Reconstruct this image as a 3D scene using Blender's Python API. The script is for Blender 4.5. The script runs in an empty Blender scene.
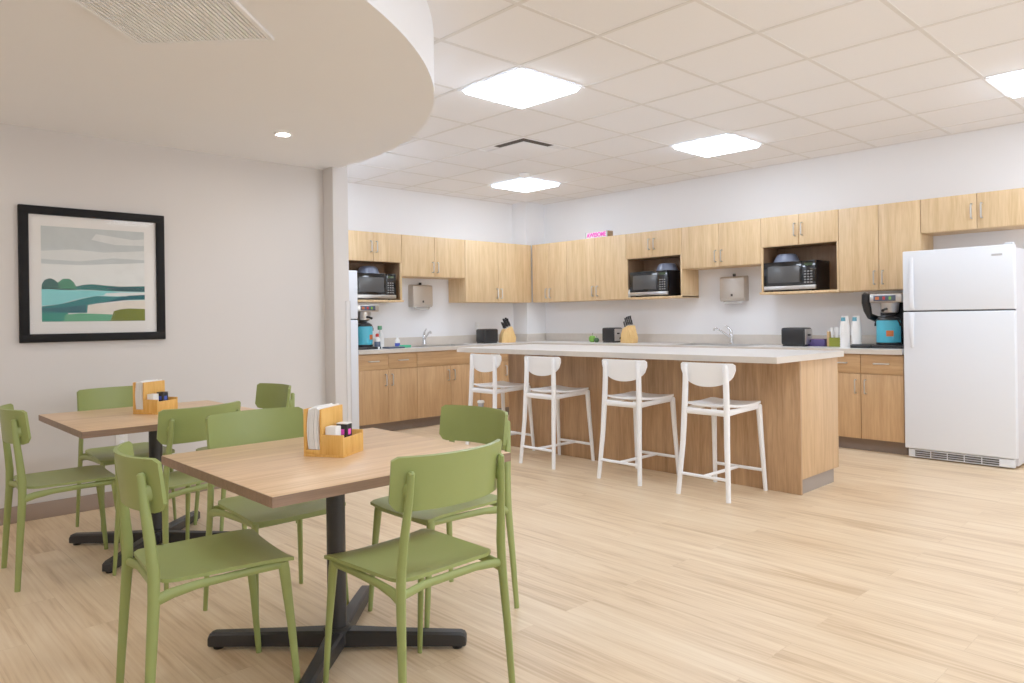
import bpy, bmesh, math, random
from mathutils import Vector, Matrix
random.seed(7)
sc = bpy.context.scene
C = sc.collection
PI = math.pi

# ------------------------------------------------------------------ materials
def srgb(r, g, b):
    f = lambda c: (c/255/12.92) if c/255 <= .04045 else ((c/255+.055)/1.055)**2.4
    return (f(r), f(g), f(b), 1)

def newmat(name):
    m = bpy.data.materials.new(name); m.use_nodes = True
    nt = m.node_tree
    return m, nt, nt.nodes['Principled BSDF']

def plain(name, rgb, rough=.5, metal=0, spec=.5, noise=.03, nscale=30, bump=0):
    m, nt, b = newmat(name)
    c = srgb(*rgb)
    tc = nt.nodes.new('ShaderNodeTexCoord')
    n = nt.nodes.new('ShaderNodeTexNoise'); n.inputs['Scale'].default_value = nscale; n.inputs['Detail'].default_value = 3
    nt.links.new(tc.outputs['Object'], n.inputs['Vector'])
    mx = nt.nodes.new('ShaderNodeMix'); mx.data_type = 'RGBA'
    mx.inputs[6].default_value = tuple(v*(1-noise) for v in c[:3])+(1,)
    mx.inputs[7].default_value = tuple(min(1, v*(1+noise)) for v in c[:3])+(1,)
    nt.links.new(n.outputs['Fac'], mx.inputs[0]); nt.links.new(mx.outputs[2], b.inputs['Base Color'])
    b.inputs['Roughness'].default_value = rough; b.inputs['Metallic'].default_value = metal
    b.inputs['Specular IOR Level'].default_value = spec
    if bump:
        bp = nt.nodes.new('ShaderNodeBump'); bp.inputs['Strength'].default_value = bump; bp.inputs['Distance'].default_value = .002
        nt.links.new(n.outputs['Fac'], bp.inputs['Height']); nt.links.new(bp.outputs['Normal'], b.inputs['Normal'])
    return m

def wood(name, dark, light, axis='z', along=1.3, across=22, rough=.45, fine=.35, spec=.4):
    m, nt, b = newmat(name); N = nt.nodes.new; L = nt.links.new
    tc = N('ShaderNodeTexCoord'); oi = N('ShaderNodeObjectInfo')
    mul = N('ShaderNodeVectorMath'); mul.operation = 'SCALE'; mul.inputs[0].default_value = (7.3, 5.1, 9.7)
    L(oi.outputs['Random'], mul.inputs['Scale'])
    add = N('ShaderNodeVectorMath'); add.operation = 'ADD'
    L(tc.outputs['Object'], add.inputs[0]); L(mul.outputs[0], add.inputs[1])
    sc_ = {'x': (along, across, across), 'y': (across, along, across), 'z': (across, across, along)}[axis]
    mp = N('ShaderNodeMapping'); mp.inputs['Scale'].default_value = sc_; L(add.outputs[0], mp.inputs['Vector'])
    n1 = N('ShaderNodeTexNoise'); n1.inputs['Scale'].default_value = 1; n1.inputs['Detail'].default_value = 6
    n1.inputs['Roughness'].default_value = .6; n1.inputs['Distortion'].default_value = .6
    L(mp.outputs[0], n1.inputs['Vector'])
    n2 = N('ShaderNodeTexNoise'); n2.inputs['Scale'].default_value = 5; n2.inputs['Detail'].default_value = 2
    L(mp.outputs[0], n2.inputs['Vector'])
    mf = N('ShaderNodeMix'); mf.inputs[0].default_value = fine
    L(n1.outputs['Fac'], mf.inputs[2]); L(n2.outputs['Fac'], mf.inputs[3])
    cr = N('ShaderNodeValToRGB')
    cr.color_ramp.elements[0].position = .34; cr.color_ramp.elements[0].color = srgb(*dark)
    cr.color_ramp.elements[1].position = .66; cr.color_ramp.elements[1].color = srgb(*light)
    L(mf.outputs[0], cr.inputs['Fac']); L(cr.outputs['Color'], b.inputs['Base Color'])
    b.inputs['Roughness'].default_value = rough; b.inputs['Specular IOR Level'].default_value = spec
    return m

def floor_mat():
    m, nt, b = newmat('vinyl_plank_floor'); N = nt.nodes.new; L = nt.links.new
    tc = N('ShaderNodeTexCoord')
    sep = N('ShaderNodeSeparateXYZ'); L(tc.outputs['Object'], sep.inputs[0])
    sw = N('ShaderNodeCombineXYZ'); L(sep.outputs['Y'], sw.inputs['X']); L(sep.outputs['X'], sw.inputs['Y'])
    br = N('ShaderNodeTexBrick'); br.offset = .37; br.offset_frequency = 2
    br.inputs['Scale'].default_value = 1; br.inputs['Brick Width'].default_value = 1.22; br.inputs['Row Height'].default_value = .18
    br.inputs['Mortar Size'].default_value = .0012; br.inputs['Color1'].default_value = (0, 0, 0, 1); br.inputs['Color2'].default_value = (1, 1, 1, 1)
    br.inputs['Mortar'].default_value = (.5, .5, .5, 1); br.inputs['Bias'].default_value = 0
    L(sw.outputs[0], br.inputs['Vector'])
    mul = N('ShaderNodeVectorMath'); mul.operation = 'SCALE'; mul.inputs['Scale'].default_value = 13
    L(br.outputs['Color'], mul.inputs[0])
    add = N('ShaderNodeVectorMath'); L(tc.outputs['Object'], add.inputs[0]); L(mul.outputs[0], add.inputs[1])
    mp = N('ShaderNodeMapping'); mp.inputs['Scale'].default_value = (9, .8, 1); L(add.outputs[0], mp.inputs['Vector'])
    n1 = N('ShaderNodeTexNoise'); n1.inputs['Scale'].default_value = .8; n1.inputs['Detail'].default_value = 7; n1.inputs['Roughness'].default_value = .62
    n1.inputs['Distortion'].default_value = 1.3; L(mp.outputs[0], n1.inputs['Vector'])
    mp2 = N('ShaderNodeMapping'); mp2.inputs['Scale'].default_value = (60, 1.6, 1); L(add.outputs[0], mp2.inputs['Vector'])
    n2 = N('ShaderNodeTexNoise'); n2.inputs['Scale'].default_value = 1.4; n2.inputs['Detail'].default_value = 3; L(mp2.outputs[0], n2.inputs['Vector'])
    mf = N('ShaderNodeMix'); mf.inputs[0].default_value = .38; L(n1.outputs['Fac'], mf.inputs[2]); L(n2.outputs['Fac'], mf.inputs[3])
    ad = N('ShaderNodeMath'); ad.operation = 'MULTIPLY_ADD'; ad.inputs[1].default_value = .035; L(br.outputs['Color'], ad.inputs[0]); L(mf.outputs[0], ad.inputs[2])
    cr = N('ShaderNodeValToRGB'); e = cr.color_ramp.elements
    e[0].position = .385; e[0].color = srgb(*FLOOR_D); e[1].position = .66; e[1].color = srgb(*FLOOR_L)
    x = e.new(.5); x.color = srgb(*FLOOR_M)
    L(ad.outputs[0], cr.inputs['Fac'])
    dk = N('ShaderNodeMix'); dk.data_type = 'RGBA'; dk.blend_type = 'MULTIPLY'; dk.inputs[7].default_value = (.9, .88, .85, 1)
    L(br.outputs['Fac'], dk.inputs[0]); L(cr.outputs['Color'], dk.inputs[6])
    L(dk.outputs[2], b.inputs['Base Color'])
    b.inputs['Roughness'].default_value = .38; b.inputs['Specular IOR Level'].default_value = .45
    return m

def emit(name, rgb, s):
    m, nt, b = newmat(name)
    b.inputs['Base Color'].default_value = srgb(*rgb)
    b.inputs['Emission Color'].default_value = srgb(*rgb); b.inputs['Emission Strength'].default_value = s
    return m

def glass_mat(name, refl=.12):
    m = bpy.data.materials.new(name); m.use_nodes = True
    nt = m.node_tree; nt.nodes.clear(); N = nt.nodes.new; L = nt.links.new
    o = N('ShaderNodeOutputMaterial'); t = N('ShaderNodeBsdfTransparent'); g = N('ShaderNodeBsdfGlossy'); g.inputs['Roughness'].default_value = .02
    fr = N('ShaderNodeFresnel'); fr.inputs['IOR'].default_value = 1.16
    mx = N('ShaderNodeMixShader'); L(fr.outputs[0], mx.inputs[0]); L(t.outputs[0], mx.inputs[1]); L(g.outputs[0], mx.inputs[2]); L(mx.outputs[0], o.inputs['Surface'])
    return m

WIN_FILL = (6, 34, 55)
FLOOR_D, FLOOR_M, FLOOR_L = (196, 164, 126), (220, 192, 155), (233, 210, 177)
M = {}
M['floor'] = floor_mat()
M['wall_warm'] = plain('dining_wall_paint', (214, 210, 208), .75, nscale=3, noise=.01)
M['wall_white'] = plain('kitchen_wall_paint', (238, 238, 240), .75, nscale=3, noise=.01)
M['soffit'] = plain('soffit_paint', (240, 242, 247), .8, nscale=3, noise=.01)
M['tile'] = plain('ceiling_tile_board', (240, 240, 242), .9, nscale=260, noise=.03, bump=.2)
M['tbar'] = plain('ceiling_grid_paint', (224, 222, 220), .6)
M['base'] = plain('rubber_baseboard', (150, 130, 116), .6)
M['toe'] = plain('toe_kick_laminate', (128, 112, 100), .6)
M['white_metal'] = plain('white_enamel', (243, 244, 247), .35, noise=.01)
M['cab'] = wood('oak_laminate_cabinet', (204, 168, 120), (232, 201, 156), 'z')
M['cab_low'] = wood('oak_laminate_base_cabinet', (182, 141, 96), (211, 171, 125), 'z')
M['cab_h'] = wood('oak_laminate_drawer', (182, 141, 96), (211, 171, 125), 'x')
M['island'] = wood('oak_laminate_island_shaded', (154, 117, 82), (196, 157, 117), 'z', across=16)  # same oak darkened: the shadow on the island front is in the colour
M['niche'] = wood('oak_laminate_niche_shaded', (122, 93, 68), (146, 114, 86), 'z')  # darker copy of the cabinet oak, shade of the recess painted in
M['table'] = wood('walnut_laminate_tabletop', (196, 154, 112), (233, 198, 156), 'x', along=1.3, across=24, rough=.32)
M['table_edge'] = wood('tabletop_edge_band', (122, 96, 76), (146, 116, 94), 'x', along=2, across=40)
M['bamboo'] = wood('bamboo', (214, 152, 66), (240, 188, 102), 'z', along=4, across=60)
M['block'] = wood('beech_knife_block', (224, 176, 104), (246, 208, 142), 'z', along=4, across=40)
M['green'] = plain('green_polypropylene', (140, 153, 84), .42, noise=.02)
M['black'] = plain('black_powder_coat', (34, 34, 36), .45, noise=.05)
M['black_pl'] = plain('black_plastic', (24, 24, 26), .35)
M['black_gl'] = plain('black_glass', (14, 14, 16), .08)
M['grey_win'] = plain('microwave_window_mesh', (74, 74, 74), .2, noise=.15, nscale=400)
M['steel'] = plain('brushed_steel', (205, 203, 200), .28, metal=1, noise=.04, nscale=120)
M['steel_d'] = plain('satin_steel_dispenser', (196, 186, 174), .35, metal=.55, noise=.03)
M['chrome'] = plain('chrome', (225, 225, 228), .1, metal=1)
M['counter'] = plain('light_stone_laminate', (226, 223, 220), .3, noise=.07, nscale=14)
M['counter_edge'] = plain('stone_laminate_edge', (208, 199, 188), .4, noise=.06, nscale=16)
M['fridge'] = plain('white_refrigerator_enamel', (229, 234, 242), .3, noise=.005)
M['fridge_side'] = plain('refrigerator_side_enamel', (214, 214, 220), .45, noise=.01)
M['gasket'] = plain('grey_gasket', (96, 96, 104), .6)
M['grille'] = plain('dark_grille', (70, 68, 66), .5)
M['teal'] = plain('turquoise_enamel', (66, 178, 205), .35)
M['white_pl'] = plain('white_plastic', (238, 238, 236), .4, noise=.01)
M['stool'] = plain('white_stool_shell', (244, 245, 247), .45, noise=.01)
M['grey_pl'] = plain('blue_grey_plastic', (112, 120, 142), .3)
M['paper'] = plain('white_paper', (244, 243, 241), .8, noise=.02)
M['dark_item'] = plain('dark_blue_grey_plastic', (70, 82, 104), .4)
M['lime'] = plain('lime_green_skin', (120, 176, 62), .35, noise=.15)
M['dgreen'] = plain('dark_green_skin', (50, 84, 44), .35, noise=.15)
M['olive'] = plain('olive_green_plastic', (142, 148, 44), .4)
M['purple'] = plain('purple_card', (78, 64, 120), .5)
M['orange'] = plain('orange_label', (196, 104, 50), .5)
M['red'] = plain('red_cap', (196, 50, 44), .4)
M['blue'] = plain('blue_label', (60, 84, 190), .4)
M['sponge'] = plain('green_sponge', (72, 186, 140), .9)
M['pink'] = plain('pink_lettering', (250, 80, 200), .5)
M['sage'] = plain('sage_board', (150, 168, 158), .6)
M['brown_wood'] = wood('brown_block_wood', (132, 106, 70), (164, 134, 94), 'y')
M['tan'] = plain('tan_card', (206, 170, 120), .6)
M['frame'] = plain('black_picture_frame', (17, 17, 19), .65, spec=.2)
M['mat'] = plain('white_picture_mat', (236, 233, 230), .8, noise=.01)
M['glass'] = glass_mat('picture_glass')
M['clear'] = plain('clear_acrylic_guard', (214, 212, 212), .25)
M['led'] = emit('light_diffuser', (226, 239, 255), 17)
M['led_d'] = emit('downlight_lens', (255, 246, 234), 220)
M['slot'] = plain('dark_vent_slot', (66, 60, 56), .8)
ART = {'sky': (196, 202, 202), 'cloud': (222, 224, 222), 'haze': (232, 234, 232), 'tree': (46, 96, 88), 'tree2': (70, 140, 108), 'shore': (34, 110, 104), 'dshore': (38, 84, 90),
       'water': (132, 212, 214), 'water2': (180, 228, 228), 'land': (30, 122, 124), 'land2': (22, 92, 104), 'sand': (232, 224, 212), 'olive': (112, 122, 30), 'grass': (92, 170, 128), 'teal': (32, 138, 120)}
for k, v in ART.items(): M['art_'+k] = plain('paint_'+k, v, .7, noise=.09, nscale=18)

# ------------------------------------------------------------------ mesh builder
class MB:
    def __init__(s): s.bm = bmesh.new(); s.mats = []
    def mi(s, m):
        if m is None: return 0
        if m not in s.mats: s.mats.append(m)
        return s.mats.index(m)
    def merge(s, b, m=None):
        i = s.mi(m)
        for f in b.faces: f.material_index = i
        me = bpy.data.meshes.new('tmp'); b.to_mesh(me); b.free(); s.bm.from_mesh(me); bpy.data.meshes.remove(me)
        return s
    def box(s, x0, x1, y0, y1, z0, z1, bev=0, m=None, seg=2, mat=None):
        b = bmesh.new(); bmesh.ops.create_cube(b, size=1)
        for v in b.verts: v.co = Vector((x0+(v.co.x+.5)*(x1-x0), y0+(v.co.y+.5)*(y1-y0), z0+(v.co.z+.5)*(z1-z0)))
        if bev: bmesh.ops.bevel(b, geom=b.edges[:], offset=bev, segments=seg, affect='EDGES', profile=.5)
        if mat is not None: bmesh.ops.transform(b, matrix=mat, verts=b.verts[:])
        return s.merge(b, m)
    def tube(s, pts, rad, n=12, m=None, ell=None, close=False):
        """sweep of an ellipse along pts; rad per point or float; ell=(su,sv,ref) scales the section"""
        pts = [Vector(p) for p in pts]; k = len(pts)
        if not hasattr(rad, '__len__'): rad = [rad]*k
        b = bmesh.new(); rings = []; ref = Vector(ell[2]) if ell else None; prev = None
        for i, p in enumerate(pts):
            if close: t = (pts[(i+1) % k]-pts[i-1])
            else: t = (pts[min(i+1, k-1)]-pts[max(i-1, 0)])
            t.normalize()
            if ref is not None: u = (ref-t*ref.dot(t)).normalized()
            elif prev is None:
                a = Vector((0, 0, 1)) if abs(t.z) < .9 else Vector((1, 0, 0)); u = (a-t*a.dot(t)).normalized()
            else: u = (prev-t*prev.dot(t)).normalized()
            prev = u; w = t.cross(u); su, sv = (ell[0], ell[1]) if ell else (1, 1)
            rings.append([b.verts.new(p+u*(math.cos(2*PI*j/n)*rad[i]*su)+w*(math.sin(2*PI*j/n)*rad[i]*sv)) for j in range(n)])
        for i in range(k if close else k-1):
            A, B = rings[i], rings[(i+1) % k]
            for j in range(n): b.faces.new((A[j], A[(j+1) % n], B[(j+1) % n], B[j]))
        if not close:
            b.faces.new(rings[0][::-1]); b.faces.new(rings[-1])
        bmesh.ops.recalc_face_normals(b, faces=b.faces[:])
        return s.merge(b, m)
    def lathe(s, prof, cx=0, cy=0, n=24, m=None, mat=None):
        b = bmesh.new(); rings = []
        for r, z in prof:
            rings.append([b.verts.new((cx+r*math.cos(2*PI*j/n), cy+r*math.sin(2*PI*j/n), z)) for j in range(n)] if r > 1e-6 else [b.verts.new((cx, cy, z))])
        for A, B in zip(rings, rings[1:]):
            for j in range(n):
                if len(A) == 1 and len(B) == 1: continue
                if len(A) == 1: b.faces.new((A[0], B[(j+1) % n], B[j]))
                elif len(B) == 1: b.faces.new((A[j], A[(j+1) % n], B[0]))
                else: b.faces.new((A[j], A[(j+1) % n], B[(j+1) % n], B[j]))
        if len(rings[0]) > 1: b.faces.new(rings[0][::-1])
        if len(rings[-1]) > 1: b.faces.new(rings[-1])
        bmesh.ops.recalc_face_normals(b, faces=b.faces[:])
        if mat is not None: bmesh.ops.transform(b, matrix=mat, verts=b.verts[:])
        return s.merge(b, m)
    def prism(s, poly, z0, z1, m=None, mat=None, bev=0):
        b = bmesh.new()
        f = b.faces.new([b.verts.new((x, y, z0)) for x, y in poly])
        r = bmesh.ops.extrude_face_region(b, geom=[f])
        for v in [g for g in r['geom'] if isinstance(g, bmesh.types.BMVert)]: v.co.z = z1
        bmesh.ops.recalc_face_normals(b, faces=b.faces[:])
        if bev: bmesh.ops.bevel(b, geom=b.edges[:], offset=bev, segments=2, affect='EDGES', profile=.5)
        if mat is not None: bmesh.ops.transform(b, matrix=mat, verts=b.verts[:])
        return s.merge(b, m)
    def sheet(s, S, lo, hi, fn, th, nt=8, m=None):
        """curved shell: columns at each s in S, t from lo(s) to hi(s); fn(s,t)->(pos, normal)"""
        b = bmesh.new(); F = []; K = []
        for q in S:
            a, c = lo(q), hi(q); f = []; k = []
            for i in range(nt+1):
                p, n = fn(q, a+(c-a)*i/nt); p = Vector(p); n = Vector(n).normalized()
                f.append(b.verts.new(p+n*th/2)); k.append(b.verts.new(p-n*th/2))
            F.append(f); K.append(k)
        ns = len(S)
        for i in range(ns-1):
            for j in range(nt):
                b.faces.new((F[i][j], F[i+1][j], F[i+1][j+1], F[i][j+1])); b.faces.new((K[i][j], K[i][j+1], K[i+1][j+1], K[i+1][j]))
            b.faces.new((F[i][0], K[i][0], K[i+1][0], F[i+1][0])); b.faces.new((F[i][nt], F[i+1][nt], K[i+1][nt], K[i][nt]))
        for e in (0, ns-1):
            for j in range(nt): b.faces.new((F[e][j], F[e][j+1], K[e][j+1], K[e][j]))
        bmesh.ops.recalc_face_normals(b, faces=b.faces[:])
        return s.merge(b, m)
    def obj(s, name, mat, parent=None, smooth=True, ang=32):
        me = bpy.data.meshes.new(name); s.bm.to_mesh(me); s.bm.free()
        for m in (s.mats or [mat]): me.materials.append(M[m] if isinstance(m, str) else m)
        if smooth:
            me.polygons.foreach_set('use_smooth', [True]*len(me.polygons)); me.set_sharp_from_angle(angle=math.radians(ang))
        o = bpy.data.objects.new(name, me); C.objects.link(o)
        if parent is not None: o.parent = parent
        return o

def tag(o, label, cat, group=None, kind=None):
    if label: o['label'] = label
    if cat: o['category'] = cat
    if group: o['group'] = group
    if kind: o['kind'] = kind
    return o
def thing(name, label, cat, loc=(0, 0, 0), rz=0, group=None):
    o = bpy.data.objects.new(name, None); C.objects.link(o); o.empty_display_size = .1
    o.location = loc; o.rotation_euler = (0, 0, rz)
    return tag(o, label, cat, group)
def struct(o, label=None): o['kind'] = 'structure'; (label and o.__setitem__('label', label)); return o
def place(o, loc, rz=0): o.location = loc; o.rotation_euler = (0, 0, rz); return o
def dup(src, loc, rz, label, group=None):
    r = src.copy(); C.objects.link(r); r.location = loc; r.rotation_euler = (0, 0, rz); r['label'] = label
    if group: r['group'] = group
    for ch in list(src.children):
        c = ch.copy(); C.objects.link(c); c.parent = r
        for g in list(ch.children):
            d = g.copy(); C.objects.link(d); d.parent = c
    return r
R = math.radians
RW = -PI/2      # things on the right wall: local x runs to -Y, local y into the wall

# ------------------------------------------------------------------ room
XW, YW, ZC, YD, ZS = 7.07, 7.058, 2.714, 5.22, 2.385
XB, YB = -2.4, -2.9
GX, GY, G = 3.086, 3.151, .61
o = MB().box(XB-.1, XW+.1, YB-.1, YW+.1, -.1, 0).obj('floor', 'floor'); struct(o)
o = MB().box(XB-.1, XW+.1, YB-.1, YW+.1, ZC, ZC+.1).obj('ceiling', 'tile'); struct(o)
b = MB()
for i in range(-9, 8):
    x = GX+G*i
    if XB < x < XW: b.box(x-.012, x+.012, YB, YW, ZC-.003, ZC)
for j in range(-10, 8):
    y = GY+G*j
    if YB < y < YW: b.box(XB, XW, y-.012, y+.012, ZC-.0026, ZC)
b.box(XW-.022, XW, YB, YW, ZC-.006, ZC); b.box(3, XW, YW-.022, YW, ZC-.006, ZC)
struct(b.obj('trim_1', 'tbar', smooth=False), 'suspended ceiling grid bars between the square tiles')
struct(MB().box(XB, 2.90, YD, YD+.12, 0, ZC).obj('wall_left', 'wall_warm', smooth=False))
struct(MB().box(2.90, 3.035, 5.07, YD+.12, 0, ZC, .004).obj('wall_column', 'wall_warm'))
struct(MB().box(2.91, 3.03, YD+.12, YW, 0, ZC).obj('wall_alcove', 'wall_white', smooth=False))
struct(MB().box(2.91, XW+.1, YW, YW+.1, 0, ZC).obj('wall_back', 'wall_white', smooth=False))
struct(MB().box(6.72, XW, 6.80, YW, 0, ZC).obj('wall_pilaster', 'wall_white', smooth=False))
struct(MB().box(XW, XW+.1, YB, YW+.1, 0, ZC).obj('wall_right', 'wall_white', smooth=False))
struct(MB().box(XB-.1, XB, YB, YW, 0, ZC).obj('wall_rear', 'wall_white', smooth=False))
# window wall behind the viewpoint: three unseen openings added for fill light
WZ0, WZ1 = .55, 2.45
wins = [(-2.0, .6), (1.0, 3.6), (4.0, 6.6)]
b = MB().box(XB, XW, YB-.1, YB, 0, WZ0).box(XB, XW, YB-.1, YB, WZ1, ZC)
xe = [XB]+[v for w_ in wins for v in w_]+[XW]
for k in range(0, len(xe), 2): b.box(xe[k], xe[k+1], YB-.1, YB, WZ0, WZ1)
struct(b.obj('wall_front', 'wall_white', smooth=False))
for k, (x0, x1) in enumerate(wins):
    b = MB(); mid = (x0+x1)/2
    for x in (x0+.025, mid, x1-.025): b.box(x-.025, x+.025, YB-.08, YB-.02, WZ0, WZ1, .003)
    b.box(x0, x1, YB-.08, YB-.02, WZ0, WZ0+.05, .003).box(x0, x1, YB-.08, YB-.02, WZ1-.05, WZ1, .003)
    wo = struct(b.obj(f'window_{k+1}', 'white_metal')); MB().box(x0+.03, x1-.03, YB-.052, YB-.048, WZ0+.03, WZ1-.03).obj('window_pane', 'glass', wo, smooth=False)
    ld = bpy.data.lights.new('window_fill_light', 'AREA'); ld.shape = 'RECTANGLE'; ld.size = x1-x0; ld.size_y = WZ1-WZ0; ld.energy = WIN_FILL[k]; ld.color = (.93, .96, 1)  # added lamp outside each opening, brightens ceiling and cabinet fronts
    lo = bpy.data.objects.new('window_fill_light', ld); C.objects.link(lo); lo.location = (mid, YB-.14, (WZ0+WZ1)/2); lo.rotation_euler = (PI/2, 0, 0)
struct(MB().box(XB, 2.888, YD-.012, YD, 0, .1, .003).box(2.888, 2.90, 5.07, YD, 0, .1, .003).box(2.888, 3.035, 5.058, 5.07, 0, .1, .003).obj('baseboard_left', 'base'))
struct(MB().box(XW-.012, XW, YB, 1.2, 0, .1, .003).obj('baseboard_right', 'base'))
struct(MB().box(3.0, 3.041, 5.064, 5.07, .1, 1.34, .002).box(3.035, 3.041, 5.064, 5.11, .1, 1.34, .002).obj('trim_2', 'clear'), 'pale corner guard strip on the column edge')
# round dropped ceiling over the dining corner
cx, cy, rr = .21, 4.8, 2.765
a0 = math.asin((YD-cy)/rr)
poly = [(cx+rr*math.cos(a), cy+rr*math.sin(a)) for a in [a0-(a0+PI)*k/96 for k in range(97)]]
poly = [(max(x, XB), y) for x, y in poly] + [(XB, YD)]
struct(MB().prism(poly, ZS, ZC).obj('soffit', 'soffit', ang=25), 'rounded dropped ceiling over the dining corner')

# lights --------------------------------------------------------------
def troffer():
    t = thing('ceiling_light', '', 'ceiling light')
    f = MB()
    for s in (-1, 1):
        f.box(s*.288-.012, s*.288+.012, -.3, .3, -.012, -.006); f.box(-.276, .276, s*.288-.012, s*.288+.012, -.012, -.006)
    f.obj('light_frame', 'white_metal', t, smooth=False)
    q = bmesh.new(); A = [q.verts.new((x, y, -.008)) for x, y in ((-.274, -.274), (.274, -.274), (.274, .274), (-.274, .274))]; B = [q.verts.new((x, y, -.032)) for x, y in ((-.26, -.26), (.26, -.26), (.26, .26), (-.26, .26))]
    for j in range(4): q.faces.new((A[j], A[(j+1) % 4], B[(j+1) % 4], B[j]))
    q.faces.new(B); q.faces.new(A[::-1]); bmesh.ops.recalc_face_normals(q, faces=q.faces[:])
    MB().merge(q).obj('diffuser', 'led', t, smooth=False)
    return t
L0 = troffer()
lights = [((0, 0), 'square ceiling light nearest the rounded dropped ceiling'), ((4, 0), 'square ceiling light nearest the right wall cabinets, between the other lights'),
          ((4, -4), 'square ceiling light cut off by the right edge of the photo'), ((4, 4), 'square ceiling light nearest the back corner of the kitchen')]
for i, j in [(0, 4), (0, -4), (-4, -4), (0, -8), (4, -8), (-4, -8)]: lights.append(((i, j), 'square ceiling light outside the view of the photo'))
for k, ((i, j), lab) in enumerate(lights):
    loc = (GX+G*(i+.5), GY+G*(j+.5), ZC)
    if k == 0: place(L0, loc); L0['label'] = lab; L0['group'] = 'square recessed ceiling lights'
    else: dup(L0, loc, 0, lab)
def downlight():
    t = thing('downlight', '', 'downlight')
    MB().lathe([(.040, -.002), (.040, -.008), (.052, -.010), (.058, -.004), (.058, 0)], n=32).obj('trim_ring', 'white_metal', t)
    MB().lathe([(0, -.004), (.041, -.004), (.041, -.001), (0, -.001)], n=32).obj('lens', 'led_d', t)
    return t
D0 = downlight()
for k, (x, y) in enumerate([(2.155, 4.38), (.2, 4.38), (-1.6, 4.38), (.2, 2.5), (-1.6, 3.4)]):
    lab = 'small round recessed downlight in the dropped ceiling' if k == 0 else 'round downlight in the dropped ceiling outside the view'
    D0['group'] = 'dropped ceiling downlights'
    if k == 0: place(D0, (x, y, ZS)); D0['label'] = lab
    else: dup(D0, (x, y, ZS), 0, lab)
# return grille in the dropped ceiling
t = thing('vent_grille', 'white slatted air return grille in the dropped ceiling', 'vent', (.983, 2.936, ZS), R(-46.8))
f = MB()
for s in (-1, 1): f.box(s*.288-.012, s*.288+.012, -.3, .3, -.012, 0, .003); f.box(-.276, .276, s*.288-.012, s*.288+.012, -.012, 0, .003)
f.obj('grille_frame', 'soffit', t)
MB().box(-.276, .276, -.276, .276, -.002, -.0005).obj('backing', 'tbar', t)
f = MB()
for k in range(30): f.box(-.276+.0184*k+.003, -.276+.0184*k+.014, -.276, .276, -.010, -.003)
f.obj('slats', 'soffit', t, smooth=False)
# supply diffuser
t = thing('ceiling_diffuser', 'square ceiling air diffuser with a dark slot around its panel', 'vent', (GX+2.5*G, GY+2.5*G, ZC))
f = MB()
for s in (-1, 1): f.box(s*.292-.008, s*.292+.008, -.3, .3, -.006, -.001); f.box(-.284, .284, s*.292-.008, s*.292+.008, -.006, -.001)
f.obj('diffuser_frame', 'white_metal', t, smooth=False)
MB().box(-.284, -.2, -.284, .1, -.004, -.001).box(-.2, .1, -.284, -.2, -.004, -.001).obj('slot', 'slot', t, smooth=False)
MB().box(-.2, .284, -.2, .284, -.010, -.003, .003).obj('face_panel', 'tile', t)
t = thing('smoke_detector', 'small white smoke detector on the ceiling by the far light', 'smoke detector', (5.40, 5.47, ZC-.006))
MB().lathe([(.055, 0), (.055, -.012), (.05, -.03), (.03, -.038), (0, -.038)]).obj('body', 'white_pl', t)
MB().lathe([(.018, -.036), (.018, -.046), (.01, -.05), (0, -.05)]).obj('sensor_cap', 'white_metal', t)

# ------------------------------------------------------------------ picture
t = thing('framed_picture', 'abstract green and teal lakeside painting in a wide black frame on the dining wall', 'picture', (.86, YD, 1.075))
W, H = .83, .835
f = MB(); fw = .052
f.box(0, W, -.032, 0, 0, fw, .004).box(0, W, -.032, 0, H-fw, H, .004).box(0, fw, -.032, 0, fw-.004, H-fw+.004, .004).box(W-fw, W, -.032, 0, fw-.004, H-fw+.004, .004)
f.obj('frame', 'frame', t)
MB().box(fw-.004, W-fw+.004, -.012, -.002, fw-.004, H-fw+.004).obj('mat_board', 'mat', t, smooth=False)
ax0, ax1, az0, az1 = .117, .705, .127, .716
b = MB()
def patch(pts, m, k):
    mt = Matrix(((1, 0, 0, 0), (0, 0, 1, 0), (0, 1, 0, 0), (0, 0, 0, 1)))
    P = [(ax0+u*(ax1-ax0), az0+(1-v)*(az1-az0)) for u, v in pts]
    b.prism(P, -.0122-.00025*(k+1), -.0122-.00025*k, m='art_'+m, mat=mt)
def pt(x, y):
    u = (x-176)/436; top = 155+27*u; bot = 563-8*u
    return (min(1, max(0, u)), min(1, max(0, (y-top)/(bot-top))))
def pp(m, k, *pts): patch([pt(*p) for p in pts], m, k)
patch([(0, 0), (1, 0), (1, .7), (0, .7)], 'sky', 0)
pp('cloud', 1, (176, 262), (300, 255), (430, 268), (612, 262), (612, 300), (470, 292), (330, 306), (176, 296))
pp('haze', 1, (176, 316), (330, 322), (612, 312), (612, 420), (176, 430))
pp('cloud', 2, (400, 190), (560, 215), (612, 212), (612, 240), (480, 236), (380, 214))
pp('water2', 1, (176, 420), (612, 428), (612, 470), (176, 470))
pp('water', 2, (176, 424), (300, 428), (470, 432), (500, 440), (400, 452), (330, 462), (250, 488), (176, 496))
pp('shore', 3, (300, 416), (340, 406), (380, 402), (440, 408), (500, 412), (612, 410), (612, 434), (480, 432), (300, 424))
pp('dshore', 4, (430, 416), (530, 414), (612, 416), (612, 434), (480, 431))
pp('tree2', 5, (236, 422), (240, 396), (262, 380), (288, 380), (306, 396), (316, 416), (316, 424))
pp('tree', 6, (176, 424), (178, 402), (188, 386), (208, 378), (226, 384), (240, 396), (246, 420))
pp('haze', 3, (440, 440), (612, 436), (612, 448), (500, 452), (430, 450))
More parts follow.
